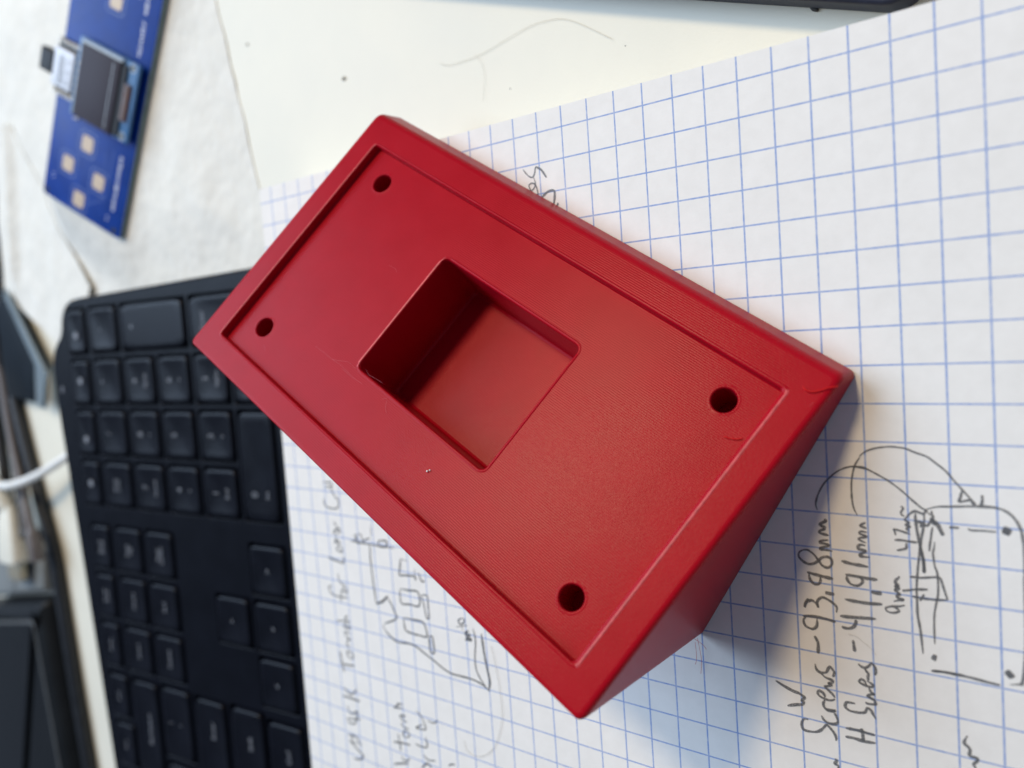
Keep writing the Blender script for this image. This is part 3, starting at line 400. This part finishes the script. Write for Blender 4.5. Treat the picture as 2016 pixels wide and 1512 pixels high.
def keycap(u, v, wu_, wv_, legend=None, size=3.4, h=2.6, sub=None, flatk=False):
    """one keycap: tapered sides, rounded rim, dished top; centre (u, v), footprint in mm"""
    bm = bmesh.new()
    x, y = u, -v
    WELLS.append((x, y, wu_, wv_)); h = .75
    A = [((wu_ / 2 - .45, wv_ / 2 - .45), .9, -2.4), ((wu_ / 2 - .95, wv_ / 2 - .85), 1.2, h - .6), ((wu_ / 2 - 1.2, wv_ / 2 - 1.1), 1.4, h - .15), ((wu_ / 2 - 1.8, wv_ / 2 - 1.7), 1.6, h)]
    def sup(hw, hd, n_, f_=1.0):
        out = []
        for k_ in range(40):
            t_ = 2 * math.pi * (k_ + .5) / 40; c_, s_ = math.cos(t_), math.sin(t_)
            out.append((hw * f_ * math.copysign(abs(c_) ** (2 / n_), c_), hd * f_ * math.copysign(abs(s_) ** (2 / n_), s_)))
        return out
    rr = [ring(bm, [Vector((px_, py_, z)) * MM for px_, py_ in sup(hw, hd, 9)]) for (hw, hd), r, z in A]
    for a, b_ in zip(rr, rr[1:]): bridge(bm, a, b_)
    dish = .0 if flatk else .55
    r2 = rr[-1]
    for f_ in (.86, .68, .46, .22):
        pts_ = [Vector((x_, y_, h - dish * (1 - f_ * f_))) * MM for x_, y_ in sup(*A[3][0], 2 + 7 * max(0, f_ - .6) / .4, f_)]
        r3 = ring(bm, pts_); bridge(bm, r2, r3); r2 = r3
    c_ = bm.verts.new(Vector((0, 0, h - dish)) * MM)
    for i in range(len(r2)): bm.faces.new((r2[i], r2[(i + 1) % len(r2)], c_))
    k = obj('key', bm, M['key'], kb, 50); k.location = Vector((x, y, .02)) * MM
    if legend:
        for s_, sz, lx, ly in legend:
            text_mesh(s_, sz * .8, M['legend'], k, (lx, ly, h - dish * .35 + .02), math.pi / 2)
    return k
UC = [9.5, 28.6, 47.6, 66.7, 85.7]
KS = 17.6
def num(s_, sub=None): return [(s_, 4.6, -2.6, 0)] + ([(sub, 3.0, 3.0, 0)] if sub else [])
rows = {28.6: [('*', None), ('9', 'PgUp'), ('6', '>'), ('3', 'PgDn'), ('.', 'Del')], 47.6: [('/', None), ('8', '^'), ('5', None), ('2', 'v'), None], 66.7: [('Num', None), ('7', 'Home'), ('4', '<'), ('1', 'End'), None]}
for v, L in rows.items():
    for u, it in zip(UC, L):
        if it is None: continue
        s_, sub = it
        keycap(u, v, KS, KS, [('Num\nLock', 3.0, -1, 0)] if s_ == 'Num' else num(s_, sub))
keycap(9.5, 9.5, KS, KS, [('-', 5, -2, 0)])
keycap(38.1, 9.5, KS + 19.05, KS, [('+', 5, -11, 0)], flatk=True)
keycap(76.2, 9.5, KS + 19.05, KS, [('Enter', 3.6, -11, 0)])
keycap(85.7, 57.2, KS, KS + 19.05, [('0', 4.8, -2.6, -9), ('Ins', 3.0, 3.2, -9)])
for v in (9.5, 28.6, 47.6, 66.7): 
    keycap(-7.6, v, 12.6, KS, None, h=1.6)
for v in (91, 110, 129):
    t = {91: ['Pause\nBreak', 'Page\nUp', 'Page\nDown'], 110: ['Scroll\nLock', 'Home', 'End'], 129: ['PrtSc', 'Insert', 'Delete']}[v]
    keycap(-5.6, v, 12.6, KS, [(t[0], 2.9, 0, 0)], h=1.6)
    keycap(11.8, v, KS - 1, KS, [(t[1], 3.2, 0, 0)]); keycap(30.0, v, KS - 1, KS, [(t[2], 3.2, 0, 0)])
keycap(85.7, 91, KS, KS, [('>', 4, 0, 0)]); keycap(66.7, 110, KS, KS, [('^', 4, 0, 0)]); keycap(85.7, 110, KS, KS, [('v', 4, 0, 0)]); keycap(85.7, 129, KS, KS, [('<', 4, 0, 0)])
keycap(-3.8, 149, 12.6, KS, [('F12', 3.2, 0, 0)], h=1.6); keycap(-2.4, 168, 12.6, KS, [('F11', 3.2, 0, 0)], h=1.6)
keycap(12.6, 158.5, KS - 1, KS + 19, [('Backspace', 3.6, 1.5, 0)]); keycap(30.8, 153.3, KS, KS + 9.5, [('|', 3.2, -4, 0), ('\\', 3.2, 2, 0)]); keycap(49.8, 159.5, KS, KS + 21, [('Enter', 3.6, 1.0, 8)])
keycap(68.8, 163, KS, KS + 29, [('Shift', 3.6, 1.0, 11)]); keycap(87.0, 152.5, KS, KS + 5, [('Ctrl', 3.6, 1.0, 0)])
keycap(30.8, 177.5, KS, KS, [('}', 3.2, -4, 0), (']', 3.2, 2, 0)]); keycap(87.0, 177, KS, KS + 4, None); keycap(12.6, 188, KS - 1, KS, None); keycap(-1.0, 188, 12.6, KS, None, h=1.6)
edges = []
loops = [case_rim]
for x, y, a, b_ in WELLS:
    rr = [ring(case_bm, [Vector((px_, py_, z)) * MM for px_, py_ in rrect(a / 2 - o_, b_ / 2 - o_, 1.0, 3, x, y)]) for o_, z in ((-.12, 0), (.06, -.15), (.08, -2.6))]
    for c_, d in zip(rr, rr[1:]): bridge(case_bm, c_, d)
    case_bm.faces.new(rr[-1]); loops.append(rr[0])
for lp_ in loops:
    for i in range(len(lp_)): edges.append(case_bm.edges.get((lp_[i], lp_[(i + 1) % len(lp_)])))
bmesh.ops.triangle_fill(case_bm, use_beauty=True, use_dissolve=False, edges=edges, normal=(0, 0, 1))
kc = obj('keyboard_case', case_bm, M['case'], kb, 35)
for p in kc.data.polygons:
    if p.normal.z > .9999: p.use_smooth = False
for (u, v) in ((-7.6, 11), (-7.6, 28), (-7.6, 50), (-7.6, 66.7)):
    bm = bmesh.new(); slab(bm, [(u + 1.3 * math.cos(a), -v + 1.3 * math.sin(a)) for a in [k * math.pi / 6 for k in range(12)]], 0.5, 0.85)
    obj('key_icon', bm, M['legend'], kb)
bm = bmesh.new(); slab(bm, rrect(.5, 1.2, .4, 3, -21.5, -31), -.1, .12); obj('indicator_lamp', bm, M['legend'], kb)

dg = bpy.context.evaluated_depsgraph_get()
for o in LEGENDS:                                # font outlines become plain meshes
    me = bpy.data.meshes.new_from_object(o.evaluated_get(dg)); n2 = bpy.data.objects.new('legend', me)
    n2.parent = o.parent; n2.location = o.location; n2.rotation_euler = o.rotation_euler; C.objects.link(n2)
for o in LEGENDS: bpy.data.objects.remove(o)
# ------------------------------------------------------------------ paper towels
def towel(name, quad, zfun, res=(90, 90), thick=.3):
    bm = bmesh.new(); a, b_, c, d = [Vector(p) for p in quad]; nu, nv = res
    gg = []
    for i in range(nu + 1):
        row = []
        for j in range(nv + 1):
            s_, t = i / nu, j / nv
            p = a.lerp(b_, s_).lerp(d.lerp(c, s_), t)
            if min(s_, 1 - s_, t, 1 - t) < 1e-6:
                p = p + Vector((noise.noise((p.x / 9, p.y / 9, 3)), noise.noise((p.x / 9, p.y / 9, 8)))) * .8
            row.append(bm.verts.new(Vector((p.x, p.y, zfun(p.x, p.y, s_, t))) * MM))
        gg.append(row)
    for i in range(nu):
        for j in range(nv): bm.faces.new((gg[i][j], gg[i + 1][j], gg[i + 1][j + 1], gg[i][j + 1]))
    skirt(bm, thick)
    return obj(name, bm, M['towel'], None, 60)
PO = Vector((-301.78, 25.12, 2.78)); pu = Vector((.8318, -.5130, -.2290)); pn = Vector((.20, -.11, .97)).normalized()
pu = (pu - pn * pu.dot(pn)).normalized(); pv = pn.cross(pu)
def smooth(e0, e1, x): t = max(0, min(1, (x - e0) / (e1 - e0))); return t * t * (3 - 2 * t)
def zA(x, y, s_, t):
    ed = smooth(0, .22, min(s_, 1 - s_, t, 1 - t)); base = -13.66 + 2.6 * ed + (.12 + ed) * (.7 * noise.noise((x / 38, y / 38, 1.3)) + .45 * noise.noise((x / 13, y / 13, 5.3)))
    # pushed-up fold carrying the circuit board
    d = Vector((x, y, 0)) - Vector((PO.x, PO.y, 0)); 
    u = d.dot(Vector((pu.x, pu.y, 0)).normalized()); v = d.dot(Vector((pv.x, pv.y, 0)).normalized())
    plane = PO.z - (pn.x * (x - PO.x) + pn.y * (y - PO.y)) / pn.z - 1.9
    inside = smooth(-26, 3, u) * smooth(66, 40, u) * smooth(-26, 3, v)
    z = base * (1 - inside) + min(plane, 12) * inside + .3 * noise.noise((x / 10, y / 10, 7)) * (1 - inside)
    if u > -3 and u < 50 and v > -3: z = min(z, plane + .25)
    return max(z, -13.68)
def kbover(x, y):   # keyboard top above the desk at x, y; towels tuck in below its edge
    return -13.0
tA = towel('paper_towel', [(-205 - 2, 80 + 30), (-178, -14), (-330, -24), (-470, 150)], zA, (110, 110))
tag(tA, 'white embossed paper towel under the blue circuit board', 'paper towel')
def zB(x, y, s_, t):
    z = zA(x, y, .5, .5) + .4 + .25 * noise.noise((x / 25, y / 25, 11))
    # soft crease running up the sheet
    dx = x - (-371 + .12 * (y - 20)); z += 2.6 * math.exp(-(dx / 4.5) ** 2) * smooth(-20, 5, y)
    return max(z, -13.4)
tB = towel('paper_towel', [(-363, 66), (-301, -12), (-322, -40), (-450, 20)], zB, (80, 70))
tag(tB, 'creased white paper towel lapping out from under the board toward the cables', 'paper towel')

# ------------------------------------------------------------------ blue circuit board
prot = Matrix((pu, pv, pn)).transposed()
pc = empty('circuit_board', PO * MM, prot)
tag(pc, 'blue circuit board with a small dark display and gold touch pads', 'circuit board')
LB = 99.0
bm = bmesh.new(); slab(bm, rrect(22.2, LB / 2, 1.6, 5, 22.2, LB / 2), -1.6, 0.0, .08, 2)
b_o = obj('board', bm, M['pcb'], pc, 40, mats=[M['pcb'], M['edge']])
for p in b_o.data.polygons:
    if abs(p.normal.z) < .3: p.material_index = 1
# traces: faint relief under the mask
trm = simple('mask_over_trace', (0.006, 0.044, 0.265), 0.34, 0, 0.15)
for pts in ([(3, 72), (9, 76), (9, 90)], [(5, 66), (13, 74), (13, 92)], [(30, 28), (31, 20), (28.7, 16)], [(20, 27), (22, 33), (22, 36)], [(11, 17), (14, 24), (14, 34)], [(24, 5), (33, 11), (34, 30)]):
    for a, b_ in zip(pts, pts[1:]):
        a = Vector(a); b_ = Vector(b_); d = (b_ - a).normalized(); s_ = Vector((-d.y, d.x)) * .35
        bm = bmesh.new(); slab(bm, [tuple(a + s_), tuple(a - s_), tuple(b_ - s_), tuple(b_ + s_)], .0, .045); obj('trace', bm, trm, b_o)
def hexpts(cx, cy, r): return [(cx + r * math.cos(a) * .82, cy + r * math.sin(a) * 1.12) for a in [math.pi / 2 + k * math.pi / 3 for k in range(6)]]
for (cx, cy) in ((20.0, 27.1), (11.4, 16.2), (28.7, 15.9), (19.9, 5.4), (23, 79.4), (12.5, 88), (31, 88)):
    bm = bmesh.new(); slab(bm, rrect(3.0, 2.9, 1.2, 4, cx, cy), 0.0, .06); pd = obj('touch_pad', bm, M['copper'], pc)
    o1, o2 = rrect(4.6, 4.5, 1.8, 4, cx, cy), rrect(4.38, 4.28, 1.7, 4, cx, cy)
    bm = bmesh.new(); r1 = ring(bm, [Vector((*p, .03)) * MM for p in o1]); r2 = ring(bm, [Vector((*p, .03)) * MM for p in o2]); bridge(bm, r1, r2); obj('pad_outline', bm, simple('faint_silkscreen', (.16, .22, .42), .5) if 'faint_silkscreen' not in bpy.data.materials else bpy.data.materials['faint_silkscreen'], pd)
# rows of small white print along the edge: bars as blurred as in the picture
bm = bmesh.new()
def marks(v0, v1, u):
    v = v0
    while v < v1:
        h = random.uniform(.5, 1.1); w_ = random.uniform(1.0, 1.9)
        slab(bm, [(u - w_ / 2, v), (u + w_ / 2, v), (u + w_ / 2, v + .42), (u - w_ / 2, v + .42)], .0, .05)
        if random.random() < .7: slab(bm, [(u - w_ / 2, v + .42), (u - w_ / 2 + .35, v + .42), (u - w_ / 2 + .35, v + h + .3), (u - w_ / 2, v + h + .3)], .0, .05)
        if random.random() < .5: slab(bm, [(u + w_ / 2 - .35, v + .42), (u + w_ / 2, v + .42), (u + w_ / 2, v + h + .3), (u + w_ / 2 - .35, v + h + .3)], .0, .05)
        v += random.uniform(1.1, 1.6)
marks(9, 29, 38.3); marks(65.5, 77, 37.9); marks(79.5, 90, 37.7)
for u, v in ((4.4, 8.0), (4.4, 9.5), (36.2, 4.4), (36.2, 5.6)): slab(bm, [(u - .5, v), (u + .5, v), (u + .5, v + .3), (u - .5, v + .3)], .0, .05)
tag(obj('edge_print', bm, M['silk'], pc), kind='stuff')
for (cx, cy) in ((1.9, 2.0), (40.6, 2.0)):
    bm = bmesh.new(); slab(bm, [(cx + 1.1 * math.cos(a), cy + 1.1 * math.sin(a)) for a in [k * math.pi / 8 for k in range(16)]], .0, .05); obj('screw_hole', bm, M['blackp'], pc)
# display module
dm = obj('display_module', boxbm(11.9, 42.3, 35.9, 63.4, 1.6, 2.8, .1), M['oledpcb'], pc, 40)
obj('header_spacer', boxbm(12.2, 14.2, 42, 57, 0, 1.6, .1), M['blackp'], pc)
obj('display_glass', boxbm(14.9, 35.0, 36.3, 62.0, 2.8, 4.2, .12), M['glass'], dm, 40)
bm = bmesh.new()
for a, b_, c, d in ((14.4, 35.4, 62.05, 63.1), (14.25, 14.85, 36.3, 62.0), ): slab(bm, [(a, c), (b_, c), (b_, d), (a, d)], 2.8, 3.9)
obj('display_frame', bm, M['bezel'], dm)
bm = bmesh.new(); slab(bm, [(31.6, 37.5), (31.9, 37.5), (31.9, 60.5), (31.6, 60.5)], 4.2, 4.23); obj('display_inner_line', bm, M['bezel'], dm)
obj('display_driver', boxbm(35.05, 37.6, 36.8, 61.6, 2.8, 3.6, .1), M['blackp'], dm)
bm = bmesh.new()
P_ = [(37.6, 3.5), (38.6, 3.75), (39.8, 3.6), (40.8, 3.1)]
for (xa, za), (xb, zb) in zip(P_, P_[1:]):
    q_ = [bm.verts.new(Vector(c_) * MM) for c_ in ((xa, 43, za), (xb, 43, zb), (xb, 55.8, zb), (xa, 55.8, za))]; bm.faces.new(q_)
obj('ribbon', bm, M['flex'], dm)
for cy in (37.6, 61.6):
    for cx in (39.6,):
        o1 = [(cx + 1.5 * math.cos(k * math.pi / 10), cy + 1.5 * math.sin(k * math.pi / 10)) for k in range(20)]
        bm = bmesh.new(); r1 = ring(bm, [Vector((*p, 2.83)) * MM for p in o1]); r2 = ring(bm, [Vector((cx + (p[0] - cx) * .68, cy + (p[1] - cy) * .68, 2.83)) * MM for p in o1]); bridge(bm, r1, r2); obj('mounting_ring', bm, M['bezel'], dm)
        bm = bmesh.new(); slab(bm, [(cx + (p[0] - cx) * .68, cy + (p[1] - cy) * .68) for p in o1], 2.78, 2.82); obj('mounting_hole', bm, M['blackp'], dm)
for v in (43.7, 46.2, 48.8, 51.3, 53.9):
    bm = bmesh.new(); bmesh.ops.create_icosphere(bm, subdivisions=2, radius=.6 * MM); o = obj('header_joint', bm, M['solder'], dm, 60); o.location = Vector((13.2, v, 2.9)) * MM
# microcontroller
mc = obj('microcontroller', boxbm(-.5, 11.6, 39.2, 59.2, 0, 1.2, .1), M['blackp'], pc, 40)
can = obj('shield_can', rbox(5.4, 49.2, 5.5, 6.9, .6, 1.2, 3.2, .35), M['steel'], mc, 40)
us = bmesh.new(); slab(us, [(-7.0, 45.4), (.4, 45.4), (.4, 53.6), (-7.0, 53.6)], 0.6, 3.6, .8, 3); obj('usb_socket', us, M['blackp'], mc, 40)
bm = bmesh.new(); random.seed(3)
for k in range(6): slab(bm, [(3.2 + k * .55, 43.6), (3.45 + k * .55, 43.6), (3.45 + k * .55, 54.6 - random.random() * 2), (3.2 + k * .55, 54.6 - random.random() * 2)], 3.2, 3.23)
for cy in (45.2, 48.6, 52.4):
    o1 = [(8.5 + 1.1 * math.cos(k * math.pi / 8), cy + 1.1 * math.sin(k * math.pi / 8)) for k in range(16)]
    r1 = ring(bm, [Vector((*p, 3.23)) * MM for p in o1]); r2 = ring(bm, [Vector((8.5 + (p[0] - 8.5) * .7, cy + (p[1] - cy) * .7, 3.23)) * MM for p in o1]); bridge(bm, r1, r2)
obj('etched_marks', bm, M['etch'], mc)
for side in (40.1, 58.3):
    for k in range(5):
        bm = bmesh.new(); bmesh.ops.create_icosphere(bm, subdivisions=2, radius=1.0 * MM)
        for vv in bm.verts: vv.co.z *= .7
        o = obj('solder_joint', bm, M['solder'], mc, 60); o.location = Vector((1.0 + 2.3 * k, side, 1.35)) * MM
        if True:
            bm = bmesh.new(); tube(bm, [Vector((1.0 + 2.3 * k, side, 1.2)), Vector((1.0 + 2.3 * k, side, 2.9))], .34, 6); obj('header_pin', bm, M['solder'], mc, 60)
for k in range(7):
    bm = bmesh.new(); bmesh.ops.create_icosphere(bm, subdivisions=1, radius=.55 * MM); o = obj('solder_blob', bm, M['solder'], pc, 60); o.location = Vector((10.5 + random.random() * 3.6, 33.6 + random.random() * 3.2, .15)) * MM

# ------------------------------------------------------------------ clutter left of the keyboard
bd = empty('black_device', (-352 * MM, -190 * MM, DZ * MM)); tag(bd, 'black rounded plastic device at the lower left, below the grey adapter', 'device')
ax = Vector((13.3, -74)).normalized(); px_ = Vector((-ax.y, ax.x)) * -1   # ax runs down the photo along its right edge
A0 = Vector((-370, -150.5)); off = Vector((352, 190))
def bdp(a, p): c_ = A0 + ax * a - Vector((ax.y, -ax.x)) * -1 * p + off; return (c_.x, c_.y)
outline = []
hw, hl = 85, 130
cc = A0 + ax * hl + Vector((ax.y, -ax.x)) * hw
for x, y in rrect(hl, hw, 4, 5):
    p = A0 + ax * (x + hl) + Vector((ax.y, -ax.x)) * (y + hw) + off; outline.append((p.x, p.y))
outline = list(outline); bm = bmesh.new(); slab(bm, outline, 0, 11, 9.5, 10); obj('device_shell', bm, M['dev'], bd, 40)
def dev_ring(inset, r, z):
    return [Vector(((A0 + ax * (x + hl) + Vector((ax.y, -ax.x)) * (y + hw) + off).x, (A0 + ax * (x + hl) + Vector((ax.y, -ax.x)) * (y + hw) + off).y, z)) * MM for x, y in rrect(hl - inset, hw - inset, r, 5)]
bm = bmesh.new(); qs = [ring(bm, dev_ring(i_, 3, z_)) for i_, z_ in ((9.2, 10.8), (9.3, 11.25), (9.6, 11.35), (10.6, 11.35), (11.0, 11.2), (11.1, 10.8))]
for a_, b_ in zip(qs, qs[1:]): bridge(bm, a_, b_)
obj('edge_highlight', bm, M['devedge'], bd, 40)  # raised grey band standing in for the highlight along the shell's rounded edge

ga = empty('grey_adapter', (-372 * MM, -134 * MM, DZ * MM)); tag(ga, 'grey plastic adapter box above the black device, with a white plug lying on it', 'adapter')
bm = bmesh.new(); slab(bm, [(p[0] + 372, p[1] + 134) for p in [(-370.8, -147.5), (-369.5, -129), (-380, -121), (-448, -124), (-463, -153), (-439, -161)]], 0, 8, 3.0, 5); obj('adapter_body', bm, M['grey'], ga, 40)
bm = bmesh.new(); slab(bm, [(p[0] + 372, p[1] + 134) for p in [(-401, -123), (-399.6, -123), (-405.5, -152), (-407, -152)]], 7.9, 8.25); obj('moulded_seam', bm, M['devedge'], ga)

def cable(name, pts, r, mat, label, group=None, sub=8):
    bm = bmesh.new(); tube(bm, spline(pts, sub), r, 12); o = obj(name, bm, mat, None, 60)
    tag(o, label, 'cable', group); return o
cable('black_cable', [(-388, 45, -11.3), (-393, 0, -11), (-394.5, -22, -11), (-393.5, -51, -11), (-387.5, -73.5, -11), (-378, -100, -11), (-367, -128, -11), (-363.5, -152, -11), (-358.5, -193, -11), (-353, -231, -11), (-347, -275, -11)], 2.9, M['black'], 'black cable nearest the keyboard, running the whole way down beside the black device', 'black cables beside the keyboard')
cable('black_cable', [(-425, 30, -11), (-417, -20, -9), (-410, -55, -7.5), (-402, -85, -6), (-395, -107, -4), (-389, -121, -3.4)], 2.6, M['black'], 'black cable third from the keyboard, ending on the grey adapter beside the white plug', 'black cables beside the keyboard')
cable('black_cable', [(-455, 20, -11), (-446, -30, -9), (-436, -65, -7), (-424, -92, -5), (-413, -112, -3.4), (-409, -124, -3.2)], 2.6, M['black'], 'black cable furthest from the keyboard, mostly hidden behind the white plug', 'black cables beside the keyboard')
cable('black_cable', [(-398, 40, -11.2), (-403, 0, -11), (-404, -30, -10.5), (-399, -62, -9.5), (-389, -92, -8), (-380, -113, -5), (-376.5, -121, -3.6)], 2.9, M['black'], 'black cable second from the keyboard, ending on the grey adapter beside the grey cable', 'black cables beside the keyboard')
mv = cable('grey_cable', [(-408, -20, -10), (-400, -50, -9), (-392, -75, -7.5), (-381, -97, -5.5), (-371, -112, -3.6), (-365.5, -124, -2.9), (-364.5, -131, -2.9)], [2.0] * 36 + [3.0] * 20, M['mauve'], 'mauve grey cable with a thicker end on the adapter', None)
wc = cable('white_cable', [(-440, -62, 2), (-418, -84, 3), (-401, -92, 3), (-390, -96, 3), (-374, -96, 1.5), (-353, -91, -2), (-335, -83.5, -7), (-321, -77, -11), (-309, -71, -11.8)], 1.9, M['white'], 'thin white cable looping from the black cables to behind the keyboard')
pl = empty('white_plug', (-390 * MM, -122 * MM, -6 * MM)); tag(pl, 'ivory cable plug with a metal tip resting on the grey adapter', 'plug')
def loc(p): return Vector((p[0] + 390, p[1] + 122, p[2] + 6))
dirp = Vector((1.2, -30, 0)).normalized(); sd = Vector((dirp.y, -dirp.x, 0))
def plugbox(name, c0, length, hw, hh, mat, bev, taper=1.0):
    bm = bmesh.new(); rr = []
    for t, k in ((0, taper * .9), (.06, taper), (.3, .5 + taper / 2), (.94, 1), (1, .9)):
        c_ = Vector(c0) + dirp * length * t
        rr.append(ring(bm, [loc(c_ + sd * x * k + Vector((0, 0, 1)) * y * k) * MM for x, y in rrect(hw, hh, hh * .7, 4)]))
    for a, b_ in zip(rr, rr[1:]): bridge(bm, a, b_)
    bm.faces.new(rr[0]); bm.faces.new(rr[-1]); return obj(name, bm, mat, pl, 40)
plugbox('plug_body', (-388, -107, -1.2), 27, 11, 4.4, M['cream'], .5, .55)
plugbox('plug_tip', (-386.9, -133.5, -1.8), 9, 7.5, 2.0, M['gold'], .2)
bm = bmesh.new(); tube(bm, [loc(p) for p in spline([(-440, -50, 0), (-420, -68, 4), (-404, -86, 4), (-392, -98, 1), (-388, -107.5, -1.2)], 8)], [2.2] * 20 + [2.4, 2.7, 3.0, 3.3, 3.6, 3.8, 4, 4, 4, 4, 4, 4], 12); obj('plug_cord', bm, M['cream'], pl, 60)

cd = empty('plastic_card', (-370 * MM, -40 * MM, -9.2 * MM)); tag(cd, 'dark slate plastic pouch with pale edges, tucked between the cables and the towel', 'pouch')
def cl(p): return (p[0] + 370, p[1] + 40)
bm = bmesh.new(); slab(bm, [cl(p) for p in [(-383, -8), (-357, -40), (-362, -59), (-392, -56), (-396, -14)]], .4, 1.3, .3); obj('pouch_sheet', bm, M['card'], cd, 40)
bm = bmesh.new(); slab(bm, [cl(p) for p in [(-381.5, -6), (-345, -46), (-353, -61.5), (-359.5, -59), (-356, -42), (-383.5, -9)]], .2, 1.6, .3); obj('pale_edge', bm, M['cardlight'], cd, 40)

# ------------------------------------------------------------------ laptop at the top edge
lp = empty('laptop', (-11 * MM, 13.5 * MM, DZ * MM)); tag(lp, 'dark navy laptop whose front edge pokes in at the top of the picture', 'laptop')
fd = Vector((20.0, -7.2)).normalized(); fn = Vector((-fd.y, fd.x))
pts = []
for x, y in rrect(112, 90, 5, 5):
    p = fd * (x - 112 + 20) + fn * (y + 90); pts.append((p.x, p.y))
bm = bmesh.new(); slab(bm, pts, .8, 6.3, .7, 3); obj('laptop_base', bm, M['navy'], lp, 40)
for a in (-170, 8):
    p = fd * a + fn * 16; bm = bmesh.new(); slab(bm, [(p.x + 5 * math.cos(k * math.pi / 8), p.y + 5 * math.sin(k * math.pi / 8)) for k in range(16)], 0, .8); obj('rubber_foot', bm, M['blackp'], lp)

# ------------------------------------------------------------------ hairs, crumbs and dirt
for key, lab in (('paper', 'long pale hair curling on the grid paper beside the sketch'), ('short', 'short pale hair on the grid paper near the written H Screws'), ('desk', 'long wavy hair lying on the cream desk above the red case'), ('desk2', 'short thin hair crossing the long wavy hair on the desk')):
    bm = bmesh.new(); tube(bm, spline(HAIRS[key], 6), .036 if key in ('paper', 'desk') else .022, 5); tag(obj('strand_of_hair', bm, M['hair'], None, 60), lab, 'hair')
def crumb(x, y, z, r, mat, lab, sx=1.0, ang=0):
    bm = bmesh.new(); bmesh.ops.create_icosphere(bm, subdivisions=2, radius=r * MM)
    for v in bm.verts:
        v.co *= 1 + .35 * noise.noise(v.co * 1800 + Vector((x, y, 0))); v.co.x *= sx
    o = obj('crumb', bm, mat, None, 60); o.location = (x * MM, y * MM, (z + r * .6) * MM); o.rotation_euler = (0, 0, ang); tag(o, lab, 'crumb'); return o
crumb(-9.6, 13.0, DZ, .45, M['crumb'], 'black sliver of plastic on the desk by the laptop edge', 2.4, -.8)
crumb(-139, 32, DZ, .42, M['cuff'], 'grey-brown crumb alone on the cream desk left of the long hair', 1.7, .4)
crumb(-183, 53, DZ, .3, M['cuff'], 'small pale crumb on the desk beside the towel edge', 1.5, .6)
crumb(-80.5, 15.5, DZ, .10, M['crumb'], 'tiny dark speck on the desk just above the grid pad', 1.5, .5)
crumb(-49, 17, DZ, .10, M['crumb'], 'tiny dark speck on the desk beyond the end of the long hair', 1.2, .5)
